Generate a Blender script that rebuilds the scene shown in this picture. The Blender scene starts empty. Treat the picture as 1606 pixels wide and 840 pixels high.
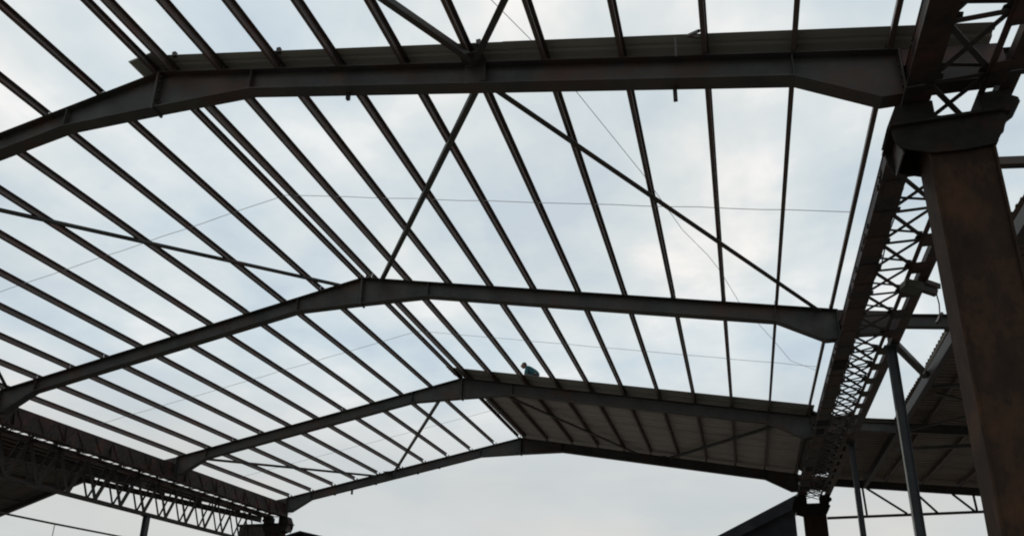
import bpy, bmesh, math, random
from mathutils import Vector, Matrix
random.seed(7)
S = bpy.context.scene
C = S.collection
H0 = 11.87                      # height of the ridge (top of the rafters) above the ground

# ------------------------------------------------------------------ camera
cam = bpy.data.objects.new('camera', bpy.data.cameras.new('camera'))
C.objects.link(cam)
S.camera = cam
_R = Vector((0.96187678, 0.27308211, 0.01480652))
_U = Vector((0.0784895, -0.32751598, 0.94157989))
_F = Vector((-0.26197799, 0.90452167, 0.33646409))
M = Matrix.Identity(4)
for i in range(3):
    M[i][0], M[i][1], M[i][2] = _R[i], _U[i], -_F[i]
M.translation = Vector((9.653, 0.0, -10.266 + H0))
cam.matrix_world = M
cam.data.sensor_fit = 'HORIZONTAL'
cam.data.sensor_width = 36.0
cam.data.lens = 1240.6 / 1606 * 36
cam.data.shift_x = 0.0
cam.data.shift_y = (602.0 - 420.0) / 1606
cam.data.clip_start = 0.05
cam.data.clip_end = 3000

# ------------------------------------------------------------------ sky, sun, exposure
SUN_EL, SUN_AZ = math.radians(55), math.radians(-30)      # behind thin cloud, ahead and to the left
W = bpy.data.worlds.new('World'); S.world = W; W.use_nodes = True
nt = W.node_tree; nt.nodes.clear()
def nd(t, **k):
    n = nt.nodes.new(t)
    for a, v in k.items(): setattr(n, a, v)
    return n
L = nt.links.new
out = nd('ShaderNodeOutputWorld')
sky = nd('ShaderNodeTexSky', sky_type='NISHITA', sun_disc=False)
sky.sun_elevation = SUN_EL; sky.sun_rotation = SUN_AZ
bg_sky = nd('ShaderNodeBackground'); bg_sky.inputs[1].default_value = 0.08
L(sky.outputs[0], bg_sky.inputs[0])
tc = nd('ShaderNodeTexCoord')
sep = nd('ShaderNodeSeparateXYZ'); L(tc.outputs['Generated'], sep.inputs[0])
zz = nd('ShaderNodeMath', operation='MAXIMUM'); L(sep.outputs[2], zz.inputs[0]); zz.inputs[1].default_value = 0.0
za = nd('ShaderNodeMath', operation='ADD'); L(zz.outputs[0], za.inputs[0]); za.inputs[1].default_value = 0.22
dx = nd('ShaderNodeMath', operation='DIVIDE'); L(sep.outputs[0], dx.inputs[0]); L(za.outputs[0], dx.inputs[1])
dy = nd('ShaderNodeMath', operation='DIVIDE'); L(sep.outputs[1], dy.inputs[0]); L(za.outputs[0], dy.inputs[1])
cv = nd('ShaderNodeCombineXYZ'); L(dx.outputs[0], cv.inputs[0]); L(dy.outputs[0], cv.inputs[1]); cv.inputs[2].default_value = 0.7
def noise(scale, detail, rough, dist=0.0, off=0.0):
    n = nd('ShaderNodeTexNoise'); n.inputs['Scale'].default_value = scale
    n.inputs['Detail'].default_value = detail; n.inputs['Roughness'].default_value = rough
    n.inputs['Distortion'].default_value = dist
    m = nd('ShaderNodeVectorMath', operation='ADD'); L(cv.outputs[0], m.inputs[0]); m.inputs[1].default_value = (off, off * .7, off * 1.3)
    L(m.outputs[0], n.inputs['Vector'])
    return n
n1 = noise(2.7, 5, .5, .25, 3.1)
n2 = noise(7.5, 4, .55, .2, 11.7)
mx = nd('ShaderNodeMix', data_type='FLOAT'); mx.inputs[0].default_value = .30
L(n1.outputs[0], mx.inputs[2]); L(n2.outputs[0], mx.inputs[3])
rp = nd('ShaderNodeValToRGB'); L(mx.outputs[0], rp.inputs[0])
e = rp.color_ramp.elements
e[0].position = .37; e[0].color = (.575, .665, .735, 1)
e[1].position = .65; e[1].color = (.98, .97, .95, 1)
m1 = e.new(.455); m1.color = (.655, .738, .775, 1)
m2 = e.new(.54); m2.color = (.76, .81, .82, 1)
# lower sky: an even grey layer of cloud
el = nd('ShaderNodeMapRange'); L(sep.outputs[2], el.inputs[0])
el.inputs[1].default_value = .22; el.inputs[2].default_value = .37; el.inputs[3].default_value = 1; el.inputs[4].default_value = 0
el.interpolation_type = 'SMOOTHSTEP'
low = nd('ShaderNodeMix', data_type='RGBA'); L(el.outputs[0], low.inputs[0]); L(rp.outputs[0], low.inputs[6])
gr = nd('ShaderNodeValToRGB'); L(n1.outputs[0], gr.inputs[0])
gr.color_ramp.elements[0].position = .3; gr.color_ramp.elements[0].color = (.60, .635, .635, 1)
gr.color_ramp.elements[1].position = .7; gr.color_ramp.elements[1].color = (.69, .695, .68, 1)
L(gr.outputs[0], low.inputs[7])
bg_cloud = nd('ShaderNodeBackground'); bg_cloud.inputs[1].default_value = 1.0
n3 = noise(1.15, 3, .5, .1, 21.3)
wr = nd('ShaderNodeValToRGB'); L(n3.outputs[0], wr.inputs[0])
wr.color_ramp.elements[0].position = .42; wr.color_ramp.elements[0].color = (.985, 1.0, 1.01, 1)
wr.color_ramp.elements[1].position = .60; wr.color_ramp.elements[1].color = (1.035, 1.01, .985, 1)
wm = nd('ShaderNodeMix', data_type='RGBA', blend_type='MULTIPLY'); wm.inputs[0].default_value = 1
L(low.outputs[2], wm.inputs[6]); L(wr.outputs[0], wm.inputs[7])
L(wm.outputs[2], bg_cloud.inputs[0])
ms = nd('ShaderNodeMixShader'); ms.inputs[0].default_value = .93
L(bg_sky.outputs[0], ms.inputs[1]); L(bg_cloud.outputs[0], ms.inputs[2]); L(ms.outputs[0], out.inputs[0])

sun = bpy.data.objects.new('sun', bpy.data.lights.new('sun', 'SUN')); C.objects.link(sun)
sun.data.energy = 0.6; sun.data.angle = math.radians(15); sun.data.color = (1, .96, .9)
sd = Vector((math.sin(SUN_AZ) * math.cos(SUN_EL), math.cos(SUN_AZ) * math.cos(SUN_EL), math.sin(SUN_EL)))
sun.rotation_euler = sd.to_track_quat('Z', 'Y').to_euler(); sun.location = (0, 0, 60)
S.view_settings.view_transform = 'Standard'; S.view_settings.look = 'None'
S.view_settings.exposure = 0; S.view_settings.gamma = 1
S.render.engine = 'CYCLES'
S.cycles.filter_width = 2.0

# ------------------------------------------------------------------ materials
def mat(name, base, second, rust=None, scale=3.0, rust_amt=.5, rough=.6, metal=0.0, bump=.15, stretch=(1, 1, 1), spec=.3):
    m = bpy.data.materials.new(name); m.use_nodes = True
    t = m.node_tree; b = t.nodes['Principled BSDF']; l = t.links.new
    g = t.nodes.new('ShaderNodeNewGeometry')
    mp = t.nodes.new('ShaderNodeMapping'); mp.inputs['Scale'].default_value = stretch
    l(g.outputs['Position'], mp.inputs['Vector'])
    a = t.nodes.new('ShaderNodeTexNoise'); a.inputs['Scale'].default_value = scale; a.inputs['Detail'].default_value = 6; a.inputs['Roughness'].default_value = .65
    l(mp.outputs[0], a.inputs['Vector'])
    r = t.nodes.new('ShaderNodeValToRGB'); l(a.outputs[0], r.inputs[0])
    r.color_ramp.elements[0].position = .35; r.color_ramp.elements[0].color = (*base, 1)
    r.color_ramp.elements[1].position = .68; r.color_ramp.elements[1].color = (*second, 1)
    col = r.outputs[0]
    if rust:
        n = t.nodes.new('ShaderNodeTexNoise'); n.inputs['Scale'].default_value = scale * .45; n.inputs['Detail'].default_value = 8; n.inputs['Roughness'].default_value = .7
        l(mp.outputs[0], n.inputs['Vector'])
        q = t.nodes.new('ShaderNodeMapRange'); l(n.outputs[0], q.inputs[0])
        q.inputs[1].default_value = .62 - rust_amt * .3; q.inputs[2].default_value = .74 - rust_amt * .2
        x = t.nodes.new('ShaderNodeMix'); x.data_type = 'RGBA'
        l(q.outputs[0], x.inputs[0]); l(col, x.inputs[6]); x.inputs[7].default_value = (*rust, 1)
        col = x.outputs[2]
    l(col, b.inputs['Base Color'])
    b.inputs['Roughness'].default_value = rough; b.inputs['Metallic'].default_value = metal
    b.inputs['Specular IOR Level'].default_value = spec
    bp = t.nodes.new('ShaderNodeBump'); bp.inputs['Strength'].default_value = bump; bp.inputs['Distance'].default_value = .02
    l(a.outputs[0], bp.inputs['Height']); l(bp.outputs[0], b.inputs['Normal'])
    return m
MAT = dict(
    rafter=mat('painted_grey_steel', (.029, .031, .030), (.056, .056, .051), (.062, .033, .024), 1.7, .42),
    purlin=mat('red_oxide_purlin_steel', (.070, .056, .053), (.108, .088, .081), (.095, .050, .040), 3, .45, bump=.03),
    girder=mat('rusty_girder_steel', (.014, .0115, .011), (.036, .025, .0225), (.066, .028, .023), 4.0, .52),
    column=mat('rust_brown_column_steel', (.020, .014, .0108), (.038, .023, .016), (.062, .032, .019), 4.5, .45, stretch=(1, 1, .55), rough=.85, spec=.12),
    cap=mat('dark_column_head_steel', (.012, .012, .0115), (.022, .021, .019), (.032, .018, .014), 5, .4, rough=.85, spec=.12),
    lace=mat('dark_lacing_steel', (.025, .023, .023), (.045, .038, .036), (.06, .03, .026), 5, .3),
    post=mat('blue_grey_post_steel', (.032, .039, .046), (.05, .058, .066), None, 3),
    sheet=mat('roof_sheet_underside', (.30, .275, .262), (.37, .34, .325), (.26, .18, .14), .9, .15, rough=.5, stretch=(.35, 1.6, 1)),
    sheetb=mat('brown_lean_to_sheet', (.135, .108, .092), (.18, .146, .125), (.10, .065, .045), .9, .3, rough=.6, stretch=(.35, 1.6, 1)),
    sheetd=mat('dark_old_sheet', (.07, .065, .06), (.10, .09, .085), (.08, .05, .04), .9, .3, rough=.7, stretch=(.35, 1.6, 1)),
    sheetg=mat('green_grey_roof_sheet', (.22, .225, .205), (.28, .285, .26), None, 1.2, rough=.5, stretch=(.35, 1.6, 1)),
    cable=mat('grey_wire', (.42, .43, .45), (.52, .53, .55), None, 6),
    pale=mat('pale_conduit', (.42, .41, .38), (.5, .49, .46), None, 6),
    box=mat('grey_green_box', (.05, .054, .043), (.068, .072, .057), None, 5),
    ground=mat('bare_earth', (.16, .142, .118), (.25, .225, .19), (.12, .10, .08), .25, .4, rough=.95, bump=.4),
    teal=mat('teal_cloth', (.012, .055, .066), (.018, .080, .095), None, 12, rough=.9),
    dark=mat('dark_cloth', (.03, .032, .04), (.05, .05, .06), None, 12, rough=.9),
    skin=mat('skin', (.15, .08, .055), (.18, .10, .07), None, 20, rough=.6),
    hair=mat('black_hair', (.012, .011, .01), (.02, .018, .016), None, 20, rough=.7),
    shed=mat('dark_shed_sheet', (.012, .012, .014), (.022, .022, .025), None, 1, rough=.9, spec=.08),
)

# ------------------------------------------------------------------ helpers
ORG = {}                                              # origin of every thing, in ridge-zero coordinates
def thing(name, label, cat, loc, group=None):
    o = bpy.data.objects.new(name, None); C.objects.link(o)
    o.empty_display_size = .3
    o.location = (loc[0], loc[1], loc[2] + H0); ORG[o] = Vector(loc)
    o['label'] = label; o['category'] = cat
    if group: o['group'] = group
    return o
def put(name, bm, m, parent=None, label=None, cat=None, group=None, kind=None, smooth=False):
    """link bm (ridge-zero coordinates) as ONE mesh object, its origin at its base when top-level"""
    me = bpy.data.meshes.new(name)
    bmesh.ops.recalc_face_normals(bm, faces=bm.faces)
    if parent is None:
        lo = Vector([min(v.co[i] for v in bm.verts) for i in range(3)]); hi = Vector([max(v.co[i] for v in bm.verts) for i in range(3)])
        org = Vector(((lo.x + hi.x) / 2, (lo.y + hi.y) / 2, lo.z))
    else:
        org = ORG[parent]
    bmesh.ops.translate(bm, verts=bm.verts, vec=-org)
    bm.to_mesh(me); bm.free()
    if smooth:
        for p in me.polygons: p.use_smooth = True
    me.materials.append(m)
    o = bpy.data.objects.new(name, me); C.objects.link(o)
    ORG[o] = org
    if parent is None: o.location = (org.x, org.y, org.z + H0)
    else: o.parent = parent
    if label: o['label'] = label
    if cat: o['category'] = cat
    if group: o['group'] = group
    if kind: o['kind'] = kind
    return o
def copy_of(o, loc, rot=None, parent=None, **props):
    c = o.copy(); C.objects.link(c)
    if parent is not None:
        c.parent = parent; c.location = Vector(loc) - ORG[parent]
    else:
        c.location = (loc[0], loc[1], loc[2] + H0)
    if rot: c.rotation_euler = rot
    ORG[c] = Vector(loc)
    for k, v in props.items(): c[k] = v
    return c
def box(bm, x0, x1, y0, y1, z0, z1):
    v = [bm.verts.new((x, y, z)) for z in (z0, z1) for y in (y0, y1) for x in (x0, x1)]
    for f in ((0, 1, 3, 2), (4, 6, 7, 5), (0, 4, 5, 1), (2, 3, 7, 6), (0, 2, 6, 4), (1, 5, 7, 3)):
        bm.faces.new([v[i] for i in f])
    return bm
def B(*a): return box(bmesh.new(), *a)
def prism(bm, pts, axis, a, b):
    """polygon pts extruded along axis ('y': pts are (x,z); 'x': (y,z); 'z': (x,y))"""
    def P(p, t):
        return {'y': (p[0], t, p[1]), 'x': (t, p[0], p[1]), 'z': (p[0], p[1], t)}[axis]
    A = [bm.verts.new(P(p, a)) for p in pts]; D = [bm.verts.new(P(p, b)) for p in pts]
    n = len(pts)
    bm.faces.new(A); bm.faces.new(D[::-1])
    for i in range(n): bm.faces.new((A[i], D[i], D[(i + 1) % n], A[(i + 1) % n]))
    return bm
def ribbon(bm, top, t, y0, y1):
    """a plate following the polyline top [(x,z)...], thickness t downwards, from y0 to y1"""
    pts = list(top) + [(x, z - t) for x, z in reversed(top)]
    return prism(bm, pts, 'y', y0, y1)
def bar(bm, p, q, w, h=None, up=(0, 0, 1)):
    """a square bar from p to q: w across, h along up"""
    h = h or w
    p, q = Vector(p), Vector(q); d = (q - p).normalized()
    s = d.cross(Vector(up))
    if s.length < 1e-4: s = d.cross(Vector((1, 0, 0)))
    s.normalize(); u = s.cross(d)
    vs = []
    for e in (p, q):
        for a, b in ((-1, -1), (1, -1), (1, 1), (-1, 1)): vs.append(bm.verts.new(e + s * a * w / 2 + u * b * h / 2))
    for f in ((0, 1, 2, 3), (7, 6, 5, 4), (0, 4, 5, 1), (1, 5, 6, 2), (2, 6, 7, 3), (3, 7, 4, 0)):
        bm.faces.new([vs[i] for i in f])
    return bm
def angle(bm, p, q, w, t=.008, up=(0, 0, 1)):
    """an L-shaped steel angle from p to q"""
    p, q = Vector(p), Vector(q); d = (q - p).normalized()
    s = d.cross(Vector(up)); s.normalize(); u = s.cross(d)
    pr = [(0, 0), (w, 0), (w, t), (t, t), (t, w), (0, w)]
    A = [bm.verts.new(p + s * (a - w / 2) + u * (b - w / 2)) for a, b in pr]; D = [bm.verts.new(q + s * (a - w / 2) + u * (b - w / 2)) for a, b in pr]
    bm.faces.new(A); bm.faces.new(D[::-1])
    for i in range(6): bm.faces.new((A[i], D[i], D[(i + 1) % 6], A[(i + 1) % 6]))
    return bm
def tube(bm, pts, r, n=6):
    pts = [Vector(p) for p in pts]; rings = []
    for i, p in enumerate(pts):
        d = (pts[min(i + 1, len(pts) - 1)] - pts[max(i - 1, 0)]).normalized()
        s = d.cross(Vector((0, 0, 1)))
        if s.length < 1e-3: s = d.cross(Vector((1, 0, 0)))
        s.normalize(); u = s.cross(d)
        rings.append([bm.verts.new(p + (s * math.cos(2 * math.pi * k / n) + u * math.sin(2 * math.pi * k / n)) * r) for k in range(n)])
    for a, b in zip(rings, rings[1:]):
        for k in range(n): bm.faces.new((a[k], a[(k + 1) % n], b[(k + 1) % n], b[k]))
    bm.faces.new(rings[0][::-1]); bm.faces.new(rings[-1])
    return bm

# ------------------------------------------------------------------ dimensions (ridge-zero coordinates)
Y = [1.226 + 8.4537 * i for i in range(5)]            # frame planes: 1.23, 9.68, 18.13, 26.59, 35.04
T = .1938                                             # roof slope
ORD = ['first', 'second', 'third', 'fourth', 'fifth', 'sixth', 'seventh', 'eighth', 'ninth', 'tenth', 'eleventh']
HP = .18                                              # purlin depth

# ------------------------------------------------------------------ ground
bm = bmesh.new()
g = 40
vs = [[bm.verts.new((-700 + 1400 * i / g, -500 + 1700 * j / g, -H0 - (.05 * random.random() if 0 < i < g and 0 < j < g else 0))) for i in range(g + 1)] for j in range(g + 1)]
for j in range(g):
    for i in range(g): bm.faces.new((vs[j][i], vs[j][i + 1], vs[j + 1][i + 1], vs[j + 1][i]))
put('ground', bm, MAT['ground'], kind='structure')

# ------------------------------------------------------------------ portal frames
def rafter_parts(fr, sg, y):
    fl, ft, tw = .13, .016, .005
    xs_top = [0.004, 12.24]
    bot = [(0.004, -.80), (2.0, -.815), (10.88, -T * 10.88 - .41), (11.92, -3.10), (12.24, -3.10)]
    web = [(sg * x, -T * x - ft) for x in xs_top] + [(sg * x, z + ft) for x, z in reversed(bot)]
    bm = prism(bmesh.new(), web, 'y', y - tw, y + tw)
    ribbon(bm, [(sg * x, -T * x) for x in xs_top], ft, y - fl, y + fl)
    ribbon(bm, [(sg * x, z + ft) for x, z in bot], ft, y - fl, y + fl)
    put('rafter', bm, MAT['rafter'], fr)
    # end plates and web stiffeners
    for x, zt, zb in ((2.0, -T * 2 - ft, -.815 + ft), (10.88, -T * 10.88 - ft, -T * 10.88 - .41 + ft)):
        for s in (-1, 1):
            put('stiffener', B(sg * x - .006, sg * x + .006, *sorted((y + s * tw * 1.01, y + s * (fl - .01))), zb, zt), MAT['rafter'], fr)
bolt_src = None
def bolts(fr, pts, d):
    global bolt_src
    for p in pts:
        if bolt_src is None:
            bm = tube(bmesh.new(), [(0, -.02, 0), (0, .02, 0)], .021, 6)
            bolt_src = put('bolt', bm, MAT['lace'], fr)
            bolt_src.data.transform(Matrix.Translation(ORG[fr])); bolt_src.location = Vector(p) - ORG[fr]
            bolt_src.rotation_euler = (0, 0, d)
        else: copy_of(bolt_src, p, (0, 0, d), fr)
def ridge_plate(fr, y):
    for s in (-1, 1): bolts(fr, [(s * .04, y - dy, z) for z in (-.74, -.62, -.42, -.22, -.10) for dy in (.09,)], math.pi / 2)
    for s in (-1, 1): bolts(fr, [(s * 12.20, y - .09, z) for z in (-2.95, -2.80, -2.62)], math.pi / 2)
    for s in (-1, 1): put('end_plate', B(*sorted((s * 12.205, s * 12.225)), y - .15, y + .15, -3.16, -2.40), MAT['rafter'], fr)
    put('splice_plate', B(-.022, .022, y - .145, y + .145, -.84, -.03), MAT['rafter'], fr)
cleat_src = None
frames = []
FL = ['nearest steel roof frame, with a single strip of sheeting laid along it',
      'second steel roof frame from the camera, bare against the sky',
      'third steel roof frame, where the worker crouches and the sheeting begins',
      'farthest steel roof frame, closing the end of the sheeted bay']
for i in range(4):
    y = Y[i + 1]
    fr = thing('portal_frame', FL[i], 'roof frame', (0, y, -3.1), 'portal frames of the roof'); frames.append(fr)
    for sg in (-1, 1): rafter_parts(fr, sg, y)
    ridge_plate(fr, y)
    for sg in (-1, 1):
        for k in range(11):
            x = sg * (.11 + 1.2 * k)
            if cleat_src is None:
                bm = bmesh.new()
                box(bm, -.052, -.044, -.06, .06, -.0, .13); box(bm, -.13, -.052, -.06, .06, .001, .009)
                cleat_src = put('cleat', bm, MAT['rafter'], fr)
                cleat_src.location = Vector((x, y, -T * abs(x) + .004)) - ORG[fr]
                # mesh was recentred on the frame: bring it back to its own origin
                cleat_src.data.transform(Matrix.Translation(ORG[fr]))
                cleat_src.rotation_euler = (0, T * sg, 0)
            else:
                copy_of(cleat_src, (x, y, -T * abs(x) + .004), (0, math.atan(T) * sg, 0 if sg > 0 else math.pi), fr)
    # the ties across the gap between the two girders
    for sg in (-1, 1):
        put('tie_plate', prism(bmesh.new(), [(sg * 12.2405, -2.39), (sg * 13.42, -2.56), (sg * 13.42, -3.06), (sg * 12.45, -3.02), (sg * 12.45, -2.66), (sg * 12.2405, -2.66)], 'y', y - .12, y + .12), MAT['girder'], fr)
# gussets where the roof braces meet the rafters
for i, xx in ((0, (6.2, -6.2)), (3, (6.6, -6.7))):
    for x in xx:
        zt = -T * abs(x)
        bm = bmesh.new()
        box(bm, x - .19, x + .19, Y[i + 1] - .40, Y[i + 1] - .14, zt - .07, zt - .058)
        box(bm, x - .17, x + .17, Y[i + 1] - .128, Y[i + 1] - .116, zt - .41, zt - .03)
        put('gusset', bm, MAT['lace'], frames[i])
for x, z, h in ((9.25, -2.18, .24), (3.86, -1.15, .12)):
    put('hanger', B(x - .03, x + .03, Y[1] + .05, Y[1] + .11, z - .02 - h, z - .02), MAT['lace'], frames[0])
put('hanger', B(-8.74, -8.66, Y[4] + .03, Y[4] + .11, -2.32, -2.10), MAT['lace'], frames[3])
for x in (-11.2, -9.6, -7.4, -5.2, -4.1):                 # bolt ends along the last rafter
    put('bolt', B(x - .04, x + .04, Y[4] - .02, Y[4] + .06, -T * abs(x) - .41 - .07, -T * abs(x) - .41), MAT['lace'], frames[3])

# ------------------------------------------------------------------ purlins: one per line and bay
def purlin_bm(length):
    h, w, lip, t = HP, .07, .022, .004
    t = .008
    pr = [(-w / 2, 0), (w / 2, 0), (w / 2, lip), (w / 2 - t, lip), (w / 2 - t, t), (-w / 2 + t, t), (-w / 2 + t, h - t), (w / 2, h - t), (w / 2, h), (-w / 2, h)]
    return prism(bmesh.new(), pr, 'y', 0, length)
pur_mesh = bpy.data.meshes.new('purlin'); b_ = purlin_bm(Y[1] - Y[0] - .012); bmesh.ops.recalc_face_normals(b_, faces=b_.faces); b_.to_mesh(pur_mesh); b_.free()
pur_mesh.materials.append(MAT['purlin'])
BAY = ['overhead bay before nearest frame', 'between nearest and second frames', 'between second and third frames', 'between third and farthest frames']
for bay in range(4):
    for sg, side in ((-1, 'left'), (1, 'right')):
        for k in range(11):
            off = (.24 if sg > 0 else .09)
            x = sg * (off + 1.2 * k) if k == 0 else sg * (.11 + 1.2 * k)
            o = bpy.data.objects.new('roof_purlin', pur_mesh); C.objects.link(o)
            o.location = (x, Y[bay] + .006, -T * abs(x) + .002 + H0)
            o.rotation_euler = (0, math.atan(T) * sg, random.uniform(-.0012, .0012))
            where = 'nearest the ridge' if k == 0 else ('nearest the eave' if k == 10 else '%s down from the ridge' % ORD[k])
            o['label'] = 'steel purlin %s, %s slope, %s' % (where, side, BAY[bay])
            o['category'] = 'purlin'; o['group'] = 'roof purlins of the open roof'

# ------------------------------------------------------------------ roof braces and sag rods
def brace(p, q, label):
    bm = angle(bmesh.new(), (p[0], p[1], -T * abs(p[0]) - .055), (q[0], q[1], -T * abs(q[0]) - .055), .105, .012)
    put('roof_brace', bm, MAT['rafter'], label=label, cat='roof brace', group='diagonal braces under the roof purlins')
for sg, side in ((-1, 'left'), (1, 'right')):
    brace((sg * 6.2, Y[1] - .2), (sg * .55, Y[0] + .2), 'diagonal brace in the overhead bay, from mid %s slope towards the ridge' % side)
    brace((sg * 6.2, Y[1] - .2), (sg * 11.85, Y[0] + .2), 'diagonal brace in the overhead bay, from mid %s slope towards the eave' % side)
    brace((sg * 6.2, Y[1] + .2), (sg * .62, Y[2] - .14), 'diagonal brace of the %s slope rising to the ridge of the second frame' % side)
    brace((sg * 6.2, Y[1] + .2), (sg * 11.85, Y[2] - .14), 'diagonal brace of the %s slope running down to the second frame eave' % side)
    x = 6.35 if sg < 0 else 5.6
    x2 = 7.4 if sg < 0 else 6.9
    brace((sg * .62, Y[3] + .14), (sg * x, Y[4] - .14), 'diagonal brace of the %s slope in the last bay, from the ridge' % side)
    brace((sg * 11.85, Y[3] + .14), (sg * x2, Y[4] - .14), 'diagonal brace of the %s slope in the last bay, from the eave' % side)
for bay, y, words in ((1, 13.92, 'nearest and second'), (2, 22.15, 'second and third'), (3, 30.8, 'third and farthest')):
    for sg, side in ((-1, 'left'), (1, 'right')):
        pts = []
        for k in range(23):
            x = 12.15 * k / 22
            pts.append((sg * x, y + .012 * math.sin(k * 1.7 + bay), -T * x + .10 + .004 * math.sin(k * 2.3)))
        put('sag_rod', tube(bmesh.new(), pts, .007, 5), MAT['cable'], label='thin sag rod across the %s slope purlins between %s frames' % (side, words), cat='rod', group='thin sag rods tying the purlins')
# a loose wire lying over the right slope
pts = [(6.3, 7.9), (6.76, 8.57), (7.13, 9.37), (7.62, 10.65), (8.43, 13.07), (8.99, 15.08), (9.46, 16.17), (9.70, 16.91), (10.1, 18.59), (10.97, 20.91), (11.43, 22.25), (12.2, 22.89)]
put('wire', tube(bmesh.new(), [(x, y, -T * x + .25) for x, y in pts], .006, 5), MAT['cable'], label='loose thin wire lying slack across the right slope purlins', cat='wire')
# a short knee piece beside a purlin at the nearest frame
bm = bmesh.new(); bar(bm, (9.66, 9.10, -1.86), (9.50, 9.33, -1.70), .035); bar(bm, (9.66, 9.30, -1.80), (9.50, 9.33, -1.70), .03); box(bm, 9.30, 9.33, 9.35, 9.37, -2.0, -1.66)
put('fly_brace', bm, MAT['rafter'], label='short angled knee piece fixed between a purlin and the nearest frame', cat='knee brace')

# ------------------------------------------------------------------ roof sheeting
def sheet_bm(y0, y1, path, rib=.036, n=4, t=.004):
    """a ribbed steel sheet between y0 and y1 whose ribs follow the polyline path [(x,z)...]"""
    w = (y1 - y0) / n; pr = []
    for i in range(n):
        a = y0 + i * w
        pr += [(a, 0), (a + w * .58, 0), (a + w * .66, rib), (a + w * .92, rib)]
    pr.append((y1, 0))
    bm = bmesh.new(); rows = []
    for x, z in path:
        rows.append(([bm.verts.new((x, y, z + h)) for y, h in pr], [bm.verts.new((x, y, z + h + t)) for y, h in pr]))
    m = len(pr)
    for (a, b), (c, d) in zip(rows, rows[1:]):
        for i in range(m - 1):
            bm.faces.new((a[i], a[i + 1], c[i + 1], c[i])); bm.faces.new((b[i], d[i], d[i + 1], b[i + 1]))
        bm.faces.new((a[0], c[0], d[0], b[0])); bm.faces.new((a[-1], b[-1], d[-1], c[-1]))
    for a, b in (rows[0], rows[-1]):
        for i in range(m - 1): bm.faces.new((a[i], b[i], b[i + 1], a[i + 1]))
    return bm
def main_path(x0, x1):
    return [(x, -T * x + HP + .008 if x > 0 else HP + .008 + T * x * 0.0 + (-T * x)) for x in (x0, x1)]
t1 = thing('sheet_strip', 'narrow strip of green grey roof sheet lying along the nearest frame', 'roof sheet', (6.5, Y[1] + .17, -2.4))
for a, b, dz in ((-.40, 6.9, 0.0), (6.7, 13.35, .008)):
    bm = sheet_bm(Y[1] - .32, Y[1] + .68, [(a, -T * a + HP + .008 + dz), (b, -T * b + HP + .008 + dz)])
    put('roof_sheet', bm, MAT['sheetg'], t1)
put('ridge_flashing', prism(bmesh.new(), [(-.52, .135), (-.46, .155), (-.10, .225), (.05, .25), (.05, .235), (-.10, .205), (-.47, .115)], 'y', Y[1] - .36, Y[1] + .70), MAT['sheetg'], t1)
for x in (.45, 2.65, 6.3):                                           # clips standing on the strip's near edge
    put('clip', B(x - .035, x + .035, Y[1] - .33, Y[1] - .27, -T * x + .16, -T * x + .255), MAT['lace'], t1)
cov = thing('roof_covering', 'brown grey ribbed sheeting covering the right slope of the last bay', 'roof covering', (6.5, 30.6, -2.4))
y = Y[3] - .70; n = 0
while y < Y[4] + .3:
    a = -.42 + random.uniform(-.02, .02) if n == 0 else -.12 + random.uniform(-.02, .02)
    dz = .008 * (n % 2)
    put('roof_sheet', sheet_bm(y, y + 1.03, [(a, -T * a + HP + .008 + dz), (12.3, -T * 12.3 + HP + .008 + dz)]), MAT['sheetg' if n == 0 else 'sheet'], cov)
    y += 1.0; n += 1
put('valley_gutter', prism(bmesh.new(), [(12.26, -2.12), (12.26, -2.28), (12.62, -2.50), (13.2, -2.50), (13.5, -2.36), (13.5, -2.32), (13.19, -2.46), (12.63, -2.46), (12.29, -2.26), (12.29, -2.12)], 'y', Y[3] - .3, Y[4] - .45), MAT['sheetd'], cov)

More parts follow.
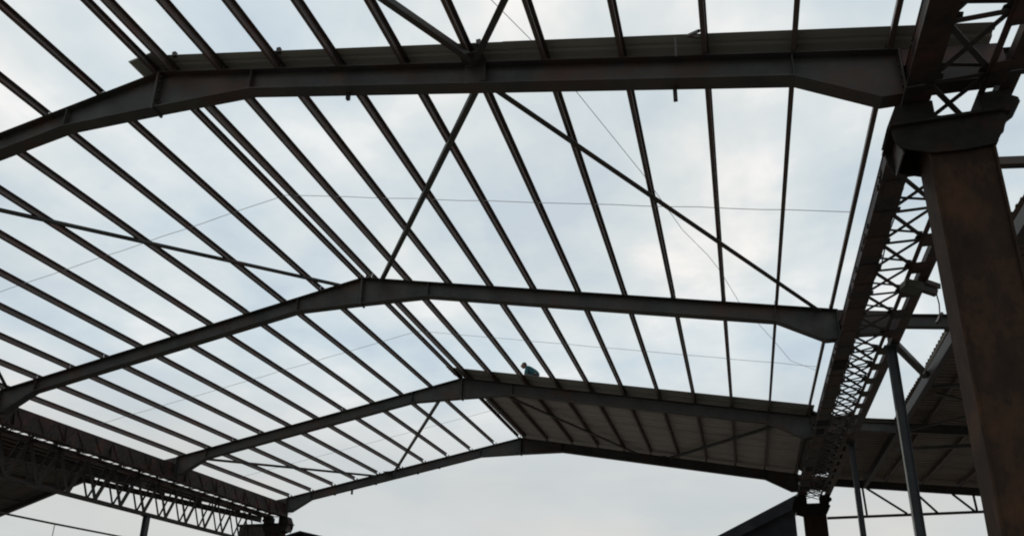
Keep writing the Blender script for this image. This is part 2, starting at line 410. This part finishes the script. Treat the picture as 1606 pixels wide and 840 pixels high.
# ------------------------------------------------------------------ lattice girders along the eaves
ZB = -3.35
def girder(sg, y0, y1, label):
    t = thing('lattice_girder', label, 'girder', (sg * 12.7, (y0 + y1) / 2, ZB), 'lattice girders along the eaves')
    X = lambda a, b: sorted((sg * a, sg * b))
    # inner plate girder
    bm = bmesh.new()
    box(bm, *X(12.10, 12.44), y0, y1, ZB, ZB + .022)
    box(bm, *X(12.265, 12.277), y0, y1, ZB + .022, -2.69)
    box(bm, *X(12.255, 12.44), y0, y1, -2.69, -2.67)
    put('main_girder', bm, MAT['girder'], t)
    y = y0 + .6
    while y < y1 - .2:
        put('stiffener', prism(bmesh.new(), [(sg * 12.264, -2.70), (sg * 12.264, ZB + .0225), (sg * 12.14, ZB + .0225)], 'y', y, y + .012), MAT['girder'], t)
        y += 2.11
    # patch plates, clips and bolted splices that break up the flange
    y = y0 + .9
    while y < y1 - .8:
        w = random.uniform(.10, .17)
        put('cover_plate', B(*X(12.27 - w, 12.27 + w), y, y + random.uniform(.25, .75), ZB - .010, ZB - .0005), MAT['cap' if random.random() < .4 else 'girder'], t)
        for q in range(2):
            yy = y + random.uniform(-.2, .9); h = random.uniform(.03, .09)
            put('clip_plate', B(*X(12.075, 12.13), yy, yy + h, ZB + .0225, ZB + random.uniform(.06, .12)), MAT['lace'], t)
            put('clip_plate', B(*X(12.42, 12.47), yy + .3, yy + .3 + h, ZB + .023, ZB + random.uniform(.06, .11)), MAT['lace'], t)
        y += random.uniform(.8, 1.3)
    if sg < 0:
        y = y0 + .3
        while y < y1 - .5:
            put('face_bar', bar(bmesh.new(), (-12.255, y, ZB + .06), (-12.255, y + .42, -2.72), .014, .05, up=(0, 1, 1)), MAT['lace'], t)
            put('face_bar', bar(bmesh.new(), (-12.245, y + .42, -2.72), (-12.245, y + .84, ZB + .06), .014, .05, up=(0, 1, -1)), MAT['girder'], t)
            y += .84
    # outer chord: two angles joined by battens
    for a, b in ((12.99, 13.07), (13.22, 13.41)):
        bm = bmesh.new()
        box(bm, *X(a, b), y0, y1, ZB, ZB + .012)
        if a < 13.1: box(bm, *X(b - .010, b), y0, y1, ZB + .0125, ZB + .14)
        else: box(bm, *X(a, a + .010), y0, y1, ZB + .0125, ZB + .14)
        put('chord_angle', bm, MAT['girder'], t)
    P = 1.03; yy = 11.70 - .5 * P - 40 * P
    while yy < y1 - .3:
        if yy > y0 - .1:
            put('batten', B(*X(13.03, 13.26), yy - .22, yy + .22, ZB - .011, ZB - .0005), MAT['girder'], t)
            j = lambda: random.uniform(-.012, .012)
            g = random.uniform(.10, .17)
            put('node_plate', prism(bmesh.new(), [(sg * 12.36, yy - g), (sg * 12.53, yy - g * .5), (sg * 12.54, yy + g * .5), (sg * 12.36, yy + g)], 'z', ZB + .0665, ZB + .0745), MAT['lace'], t)
            put('node_plate', prism(bmesh.new(), [(sg * 13.06, yy - g), (sg * 12.93, yy - g * .4), (sg * 12.92, yy + g * .6), (sg * 13.06, yy + g)], 'z', ZB + .0665, ZB + .0745), MAT['lace'], t)
            put('lacing_bar', bar(bmesh.new(), (sg * 12.40, yy + .02, ZB + .030), (sg * 13.02, yy + .02 + j(), ZB + .030), .075, .012), MAT['lace'], t)
            put('lacing_bar', bar(bmesh.new(), (sg * 12.40, yy + .06 + j(), ZB + .041), (sg * 13.02, yy + P - .06, ZB + .043), .07, .010), MAT['lace'], t)
            put('lacing_bar', bar(bmesh.new(), (sg * 12.40, yy + P - .06, ZB + .053), (sg * 13.02, yy + .06 + j(), ZB + .055), .07, .010), MAT['lace'], t)
            # the lacing of the upper flange, one bay out of step
            put('upper_lacing', bar(bmesh.new(), (sg * 12.42, yy, ZB + .30), (sg * 13.05, yy + j(), ZB + .145), .06, .012), MAT['lace'], t)
            if yy > Y[2]:
                put('upper_lacing', bar(bmesh.new(), (sg * 12.42, yy + P * .08, ZB + .30), (sg * 13.05, yy + P * .9, ZB + .145), .08, .010), MAT['lace'], t)
                put('upper_lacing', bar(bmesh.new(), (sg * 12.42, yy + P * .9, ZB + .315), (sg * 13.05, yy + P * .08, ZB + .16), .08, .010), MAT['lace'], t)
        yy += P
    return t
girder(1, 9.13, Y[4] + .25, 'long laced girder on the right, running away behind the big brown column')
girder(1, -6.0, 9.10, 'laced girder overhead at the upper right, coming towards the camera')
lg = girder(-1, Y[1] + .03, Y[4] + .25, 'long rusty laced girder on the left, below the open roof')
pts = []
yy = 9.9
while yy < 34:
    pts.append((12.455, yy, ZB + .03)); pts.append((12.46 + random.uniform(-.01, .02), yy + .8, ZB + .03 - random.uniform(.03, .10))); yy += 1.6
put('slack_cable', tube(bmesh.new(), pts, .012, 5), MAT['lace'], label='black cable drooping along the right laced girder beyond the big column', cat='cable')
# the vertical truss hung under the outer chord of the left girder
tt = thing('hanging_truss', 'slender lattice truss with close diagonals below the left girder', 'truss', (-13.3, 27, -4.72))
for a in (-13.42, -13.18):
    put('bottom_chord', angle(bmesh.new(), (a, 14.0, -4.68), (a, Y[4] - .5, -4.68), .12, .012), MAT['lace'], tt)
yy = 14.4; k = 0
while yy < Y[4] - 1.2:
    for a, dy in ((-13.42, 0.0), (-13.30, .30), (-13.18, .10)):
        put('diagonal', bar(bmesh.new(), (a, yy + dy, -4.64), (a, yy + .62 + dy, ZB - .02), .085, .02, up=(1, 0, 0)), MAT['lace'], tt)
        put('diagonal', bar(bmesh.new(), (a + .03, yy + .66 + dy, ZB - .02), (a + .03, yy + 1.26 + dy, -4.64), .085, .02, up=(1, 0, 0)), MAT['lace'], tt)
    put('batten', B(-13.44, -13.16, yy - .2, yy + .3, -4.741, -4.729), MAT['lace'], tt)
    yy += 1.30; k += 1

# ------------------------------------------------------------------ columns
def column(x0, x1, y, label, sg):
    xm = (x0 + x1) / 2
    t = thing('steel_column', label, 'column', (xm, y, -H0), 'heavy columns under the eave girders')
    bm = bmesh.new()
    box(bm, x0, x0 + .03, y - .25, y + .25, -H0, -3.72)                          # flanges
    box(bm, x1 - .03, x1, y - .25, y + .25, -H0, -3.72)
    box(bm, x0 + .0301, x1 - .0301, y - .222, y - .202, -H0, -3.72)              # face plates
    box(bm, x0 + .0301, x1 - .0301, y + .202, y + .222, -H0, -3.72)
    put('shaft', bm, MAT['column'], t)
    put('base_plate', B(x0 - .25, x1 + .25, y - .5, y + .5, -H0, -H0 + .04), MAT['column'], t)
    a, b = (x0 - .38, x1 + .13) if sg > 0 else (x0 - .13, x1 + .38)
    for s in (-1, 1):                                                            # corbel plates front and back
        yy = y + s * .268
        pp = [(0, -3.72), (1, -3.72), (1.05, -3.80), (1.0, -3.92), (.98, -4.00), (.955, -4.03), (.90, -4.15), (.62, -4.175), (.34, -4.16), (.12, -4.06), (.06, -4.03), (.015, -3.90)]
        put('corbel_plate', prism(bmesh.new(), [((a + (b - a) * u) if sg > 0 else (b - (b - a) * u), z) for u, z in pp], 'y', yy - .012, yy + .012), MAT['cap'], t)
    put('cap_plate', B(a - .02, b + .02, y - .34, y + .34, -3.718, -3.68), MAT['cap'], t)
    for u0, u1, u2, u3 in ((12.02, 12.46, 11.88, 12.46), (12.98, 13.36, 12.98, 13.30)):                  # bearing blocks under the girder and the chord
        put('bearing_block', prism(bmesh.new(), [(sg * u0, ZB - .012), (sg * u1, ZB - .012), (sg * u3, -3.679), (sg * u2, -3.679)], 'y', y - .24, y + .24), MAT['cap'], t)
    put('bearing_shoe', prism(bmesh.new(), [(sg * 13.365, -3.40), (sg * 13.44, -3.45), (sg * 13.45, -3.52), (sg * 13.34, -3.60), (sg * 13.345, -3.42)], 'y', y - .16, y + .16), MAT['cap'], t)
    bm = bmesh.new()
    for xx in (a + .10, xm - .1, xm + .25, b - .1): box(bm, xx - .01, xx + .01, y - .255, y + .255, -4.10, -3.72)
    put('rib', bm, MAT['girder'], t)
    return t
column(12.30, 13.05, Y[1], 'massive rust brown column in the right foreground', 1)
column(12.28, 13.16, Y[4], 'distant dark column at the far end of the right girder', 1)
column(-13.16, -12.28, Y[4], 'distant dark column at the far end of the left girder', -1)
def post(x, y, zt, w, label):
    bm = bmesh.new()
    h = w / 2
    box(bm, x - h, x - h + .014, y - h, y + h, -H0, zt); box(bm, x + h - .014, x + h, y - h, y + h, -H0, zt)
    box(bm, x - h + .0141, x + h - .0141, y - .008, y + .008, -H0, zt)
    t = thing('steel_post', label, 'post', (x, y, -H0), 'slim posts under the outer girder chords')
    put('shaft', bm, MAT['post'], t)
    put('head_plate', B(x - h - .06, x + h + .06, y - h - .05, y + h + .05, zt, zt + .025), MAT['post'], t)
    put('base_plate', B(x - h - .1, x + h + .1, y - h - .1, y + h + .1, -H0, -H0 + .03), MAT['post'], t)
    bm = tube(bmesh.new(), [(x - h - .02, y - h - .02, -H0), (x - h - .02, y - h - .02, zt - 1.5)], .014, 6)
    put('conduit', bm, MAT['pale'], t)
post(13.25, Y[2], ZB - .04, .19, 'slim blue grey post under the second frame, beside the big column')
post(13.33, Y[3], ZB - .04, .155, 'slim post under the third frame, behind the right girder')
post(-13.3, Y[3], -4.77, .20, 'slim dark post under the hanging truss on the left')
t = thing('cladding_panel', 'dark ribbed cladding panel beside the far column on the left', 'cladding panel', (-14.1, Y[4] + .2, -H0))
bm = bmesh.new()
for k in range(8):
    x = -14.95 + k * .21
    box(bm, x, x + .12, Y[4] + .17, Y[4] + .20, -H0, -3.62); box(bm, x + .1201, x + .2099, Y[4] + .20, Y[4] + .23, -H0, -3.62)
put('cladding', bm, MAT['sheetd'], t)
put('head_rail', B(-15.0, -13.2, Y[4] + .10, Y[4] + .165, -3.72, -3.60), MAT['lace'], t)
# pipe rail beyond the left girder
t = thing('pipe_rail', 'thin pipe rail below the left hanging truss', 'pipe', (-13.3, 24, -5.8))
put('pipe', tube(bmesh.new(), [(-13.3, 14.0, -5.84), (-13.3, 22, -5.80), (-13.3, 34.6, -5.64)], .035, 8), MAT['lace'], t)
put('dropper', tube(bmesh.new(), [(-13.3, 22.2, -5.83), (-13.3, 22.2, -H0)], .016, 6), MAT['cable'], t)

# ------------------------------------------------------------------ box on the outer chord, with its stay and hanging cable
t = thing('junction_box', 'small grey green box clamped under the laced girder beside the big column', 'junction box', (13.22, 15.15, -3.62))
bm = B(-.17, .17, -.13, .13, -.09, .09); bmesh.ops.bevel(bm, geom=bm.edges[:], offset=.02, segments=2, affect='EDGES')
bmesh.ops.rotate(bm, verts=bm.verts, matrix=Matrix.Rotation(math.radians(18), 3, 'Z') @ Matrix.Rotation(math.radians(14), 3, 'Y'))
bmesh.ops.translate(bm, verts=bm.verts, vec=(13.08, 14.70, -3.53))
put('casing', bm, MAT['box'], t)
bm = bmesh.new(); bar(bm, (13.32, 14.85, -3.37), (13.62, 15.05, -3.42), .09); bar(bm, (13.50, 14.85, -3.52), (13.62, 15.07, -3.42), .07); bar(bm, (13.2, 14.80, -3.5), (13.52, 14.90, -3.62), .10)
put('bracket', bm, MAT['lace'], t)
bm = tube(bmesh.new(), [(13.50, 14.85, -3.55), (13.60, 15.15, -3.72), (13.68, 15.55, -3.80), (13.76, 15.85, -3.82)], .012, 6)
put('cable', bm, MAT['lace'], t)
bm = bar(bmesh.new(), (13.80, 15.85, -3.62), (13.66, 15.75, -3.86), .05)
put('handle', bm, MAT['lace'], t)

# ------------------------------------------------------------------ lean-to roof on the right
LS = .118
def lz(x): return -2.64 - LS * (x - 13.66)
XE = 30.0
for i in range(4):
    y = Y[i + 1]
    t = thing('lean_to_rafter', ['sloping lean-to beam leaving the girder right of the big column', 'short dark lean-to beam beside the girder at the second frame', 'lean-to beam at the third frame, under the brown sheeting', 'far end lean-to truss with open diagonals against the sky'][i], 'rafter', (21, y, -4.2), 'rafters of the right lean-to roof')
    bm = bmesh.new()
    prism(bm, [(13.43, lz(13.43) - .012), (XE, lz(XE) - .012), (XE, lz(XE) - .288), (13.43, lz(13.43) - .288)], 'y', y - .005, y + .005)
    ribbon(bm, [(13.43, lz(13.43)), (XE, lz(XE))], .012, y - .09, y + .09)
    ribbon(bm, [(13.43, lz(13.43) - .288), (XE, lz(XE) - .288)], .012, y - .09, y + .09)
    put('beam', bm, MAT['rafter'], t)
    if i == 3:
        put('bottom_chord', bar(bmesh.new(), (13.2, y, -4.26), (XE, y, -4.10), .10), MAT['rafter'], t)
        for a, b in ((14.70, 14.73), (16.74, 16.75), (18.75, 18.78)):
            put('vertical', bar(bmesh.new(), (a, y, lz(a) - .3), (b, y, -4.2), .075, up=(1, 0, 0)), MAT['rafter'], t)
        for a, b in ((14.85, 16.24), (16.62, 17.35), (18.0, 18.70), (20.0, 21.3)):
            put('diagonal', bar(bmesh.new(), (a, y, lz(a) - .3), (b, y, -4.18), .075, up=(1, 0, 0)), MAT['rafter'], t)
    if i == 2:
        put('bottom_chord', bar(bmesh.new(), (14.6, y, -3.62), (XE, y, -3.62), .10), MAT['rafter'], t)
cov = thing('roof_covering', 'dark brown sheeting of the lean-to roof behind the big column', 'roof covering', (22, 24, -4.0))
y = 12.62; n = 0
while y < Y[4] + .2:
    dz = .008 * (n % 2); a = (14.72 if y < Y[3] - .8 else 13.46) + random.uniform(-.02, .02)
    put('roof_sheet', sheet_bm(y, y + 1.03, [(a, lz(a) + .15 + dz), (XE, lz(XE) + .15 + dz)]), MAT['sheetb'], cov)
    y += 1.0; n += 1
put('edge_beam', B(14.70, 14.86, 12.6, Y[4] - .1, lz(14.8) - .30, lz(14.8) - .016), MAT['lace'], cov)
put('end_beam', bar(bmesh.new(), (13.45, 12.5, -2.42), (20, 12.5, lz(20) + .10), .14), MAT['rafter'], cov)
put('conduit', tube(bmesh.new(), [(14.5, 18.5, -3.0), (14.52, 21.2, -3.0)], .022, 6), MAT['pale'], cov)
src = None
for k in range(7):
    x = 15.6 + 1.35 * k
    bm = B(x - .035, x + .035, 12.7, Y[4] + .1, lz(x) + .001, lz(x) + .145)
    put('roof_purlin', bm, MAT['purlin'], label='lean-to purlin under the brown sheeting, %s from the sheeting edge' % ORD[k], cat='purlin', group='lean-to roof purlins')
for nm, p, q, lab in (('knee_brace', (13.45, 19.0, -2.86), (14.70, 21.7, -2.90), 'diagonal steel brace between the laced girder and the lean-to edge'),
                      ('cross_beam', (14.87, 22.0, -3.12), (XE, 22.0, -3.12 - .02), 'straight crosswise beam under the brown lean-to sheeting'),
                      ('cross_brace', (14.95, 25.9, -3.20), (19.2, 22.2, -3.22), 'lean-to brace rising to the right, crossing another behind the column'),
                      ('cross_brace', (14.95, 22.2, -3.24), (19.2, 25.9, -3.30), 'lean-to brace falling to the right, crossing another behind the column')):
    w = .16 if nm == 'knee_brace' else (.10 if nm == 'cross_beam' else .07)
    put(nm, bar(bmesh.new(), p, q, w, w * .8), MAT['rafter'], label=lab, cat='brace' if 'brace' in nm else 'beam')

# ------------------------------------------------------------------ roof of the neighbouring hall on the left
def nz(x): return -.66 - (.225 * (x + 25.24) if x > -25.24 else .32 * (-25.24 - x))
for i in range(1, 4):
    y = Y[i + 1]
    t = thing('neighbour_rafter', ['neighbour hall rafter on the left, level with the second frame', 'neighbour hall rafter on the left, level with the third frame', 'last rafter of the neighbour hall, edging the sky at lower left'][i - 1], 'rafter', (-25, y, -3.5), 'rafters of the left neighbour hall')
    for x0, x1 in ((-25.24, -13.6), (-40.0, -25.24)):
        bm = bmesh.new()
        prism(bm, [(x0, nz(x0) - .012), (x1, nz(x1) - .012), (x1, nz(x1) - .29), (x0, nz(x0) - .29)], 'y', y - .005, y + .005)
        ribbon(bm, [(x0, nz(x0)), (x1, nz(x1))], .012, y - .1, y + .1); ribbon(bm, [(x0, nz(x0) - .28), (x1, nz(x1) - .28)], .012, y - .1, y + .1)
        put('beam', bm, MAT['rafter'], t)
cov = thing('roof_covering', 'dark sheeting over the neighbour hall at the lower left edge', 'roof covering', (-26, 26, -5))
y = Y[2] - 2.5; n = 0
while y < Y[4] + .1:
    dz = .008 * (n % 2)
    put('roof_sheet', sheet_bm(y, y + 1.03, [(-40, nz(-40) + .13 + dz), (-25.24, nz(-25.24) + .13 + dz), (-13.9, nz(-13.9) + .13 + dz)]), MAT['sheetd'], cov)
    y += 1.0; n += 1
for k in range(9):
    x = -15 - 2.4 * k
    put('roof_purlin', B(x - .035, x + .035, Y[2] - 2.4, Y[4] + .1, nz(x) + .001, nz(x) + .12), MAT['purlin'], label='neighbour hall purlin under dark sheeting, %s from the left girder' % ORD[k], cat='purlin', group='neighbour hall purlins')

# ------------------------------------------------------------------ shed beyond the far end
t = thing('shed', 'dark pitched shed roof rising beyond the far right column', 'shed', (8, 57.5, -H0))
put('wall', prism(bmesh.new(), [(1.5, -H0), (13.3, -H0), (13.3, .15), (1.5, -5.6)], 'y', 55.4, 61), MAT['shed'], t)
n = 0
for k in range(6):
    y = 54.8 + k * 1.1
    put('roof_sheet', sheet_bm(y, y + 1.12, [(.6, -5.57 + .008 * (k % 2)), (13.50, .745 + .008 * (k % 2))], rib=.05), MAT['shed'], t)
put('fascia', prism(bmesh.new(), [(.6, -5.60), (13.5, .72), (13.5, -.05), (.6, -6.2)], 'y', 54.74, 54.79), MAT['shed'], t)
t = thing('far_roof', 'small dark roof corner just visible at the bottom, left of centre', 'roof', (-20, 58, -H0))
put('wall', prism(bmesh.new(), [(-30, -H0), (-12, -H0), (-12, -3.4), (-23.0, -.75), (-30, -2.5)], 'y', 55.4, 61), MAT['shed'], t)
put('roof_sheet', ribbon(bmesh.new(), [(-23.3, -.50), (-11.0, -3.40)], .12, 55, 61.2), MAT['shed'], t)
put('roof_sheet', ribbon(bmesh.new(), [(-31, -2.45), (-23.32, -.50)], .12, 55, 61.2), MAT['shed'], t)

# ------------------------------------------------------------------ the worker on the sheeting edge
def skin_figure(chains, radii, m, parent, name, root):
    """a skinned body: chains = lists of joint names, radii = name -> (pos, r)"""
    me = bpy.data.meshes.new(name); idx = {}; vs = []; es = []
    for nme, (p, r) in radii.items():
        idx[nme] = len(vs); vs.append(Vector(p) - ORG[parent])
    for c in chains:
        for a, b in zip(c, c[1:]): es.append((idx[a], idx[b]))
    me.from_pydata(vs, es, []); me.update()
    o = bpy.data.objects.new(name, me); C.objects.link(o); o.parent = parent
    sk = o.modifiers.new('skin', 'SKIN'); sk.use_smooth_shade = True
    for nme, (p, r) in radii.items():
        d = me.skin_vertices[0].data[idx[nme]]; d.radius = (r, r) if not isinstance(r, tuple) else r
        d.use_root = nme == root
    ss = o.modifiers.new('sub', 'SUBSURF'); ss.levels = 2; ss.render_levels = 2
    me.materials.append(m)
    ORG[o] = ORG[parent]
    return o
wx, wy = 2.42, 27.5
wz = -T * wx + HP + .06
w = thing('person', 'person in a teal shirt crouching on the sheeting edge of the third frame', 'person', (wx, wy, wz))
def wp(x, y, z): return (wx + x, wy + y, wz + z)
J = dict(
    pelvis=(wp(.26, 0, .36), .16), waist=(wp(.18, 0, .53), .165), chest=(wp(-.03, 0, .70), (.185, .17)), neck0=(wp(-.15, 0, .79), .085), neck=(wp(-.21, 0, .83), .060),
    shl=(wp(-.07, -.20, .74), .078), ell=(wp(-.14, -.26, .42), .050), wrl=(wp(-.32, -.16, .26), .034), hal=(wp(-.38, -.14, .20), .028),
    shr=(wp(-.07, .20, .74), .078), elr=(wp(-.14, .26, .42), .050), wrr=(wp(-.32, .16, .26), .034), har=(wp(-.38, .14, .20), .028),
    hil=(wp(.22, -.11, .30), .105), knl=(wp(-.16, -.20, .46), .065), anl=(wp(.08, -.17, .10), .045), tol=(wp(-.10, -.19, .03), .036),
    hir=(wp(.22, .11, .30), .105), knr=(wp(-.16, .20, .46), .065), anr=(wp(.08, .17, .10), .045), tor=(wp(-.10, .19, .03), .036))
skin_figure([['pelvis', 'waist', 'chest', 'neck0', 'neck'], ['chest', 'shl', 'ell', 'wrl', 'hal'], ['chest', 'shr', 'elr', 'wrr', 'har'],
             ['pelvis', 'hil', 'knl', 'anl', 'tol'], ['pelvis', 'hir', 'knr', 'anr', 'tor']], J, MAT['skin'], w, 'body', 'pelvis')
def grow(d, keys, k):
    return {n: (d[n][0], (d[n][1] * k if not isinstance(d[n][1], tuple) else tuple(v * k for v in d[n][1]))) for n in keys}
kk = ['pelvis', 'waist', 'chest', 'neck0', 'shl', 'ell', 'shr', 'elr']
skin_figure([['pelvis', 'waist', 'chest', 'neck0'], ['chest', 'shl', 'ell'], ['chest', 'shr', 'elr']], grow(J, kk, 1.16), MAT['teal'], w, 'shirt', 'pelvis')
kk = ['pelvis', 'hil', 'knl', 'anl', 'hir', 'knr', 'anr']
skin_figure([['pelvis', 'hil', 'knl', 'anl'], ['pelvis', 'hir', 'knr', 'anr']], grow(J, kk, 1.14), MAT['dark'], w, 'trousers', 'pelvis')
def blob(c, r, seg=16, flat=None):
    bm = bmesh.new(); bmesh.ops.create_uvsphere(bm, u_segments=seg, v_segments=seg * 3 // 4, radius=1)
    for v in bm.verts:
        p = v.co.copy()
        if flat: p = flat(p)
        v.co = Vector((c[0] + p.x * r[0], c[1] + p.y * r[1], c[2] + p.z * r[2]))
    return bm
hc = wp(-.27, 0, .91)
def facef(p):
    q = p.copy()
    if q.z < 0: q.x = q.x * (1 - .12 * -q.z) - .10 * -q.z; q.y *= 1 - .28 * q.z * q.z
    if q.x < -.85 and abs(q.y) < .25 and -.35 < q.z < .15: q.x -= .22          # nose
    if q.x < -.7 and .1 < abs(q.y) < .5 and .1 < q.z < .35: q.x += .10          # eye sockets
    return q
put('head', blob(hc, (.105, .080, .125), 20, facef), MAT['skin'], w, smooth=True)
bm = blob((hc[0] + .018, hc[1], hc[2] + .022), (.108, .088, .120), 16, lambda p: Vector((p.x, p.y, max(p.z, -.35 if p.x > 0 else .25))))
put('hair', bm, MAT['hair'], w, smooth=True)
for s in (-1, 1):
    put('ear', blob((hc[0] + .012, hc[1] + s * .082, hc[2] - .01), (.022, .012, .032), 8), MAT['skin'], w, smooth=True)
    ha = J['hal' if s < 0 else 'har'][0]
    bm = bmesh.new()
    for f in range(4):
        b0 = Vector((ha[0] - .025, ha[1] + (f - 1.5) * .017, ha[2] - .02))
        ln = (.050, .060, .056, .044)[f]
        tube(bm, [b0, b0 + Vector((-ln * .55, 0, -.012)), b0 + Vector((-ln * .9, 0, -.012 - ln * .5))], .0085, 6)
    tb = Vector((ha[0] - .0, ha[1] - s * .028, ha[2] - .005))
    tube(bm, [tb, tb + Vector((-.03, -s * .018, -.012)), tb + Vector((-.055, -s * .014, -.03))], .010, 6)
    put('hand', bm, MAT['skin'], w, smooth=True)
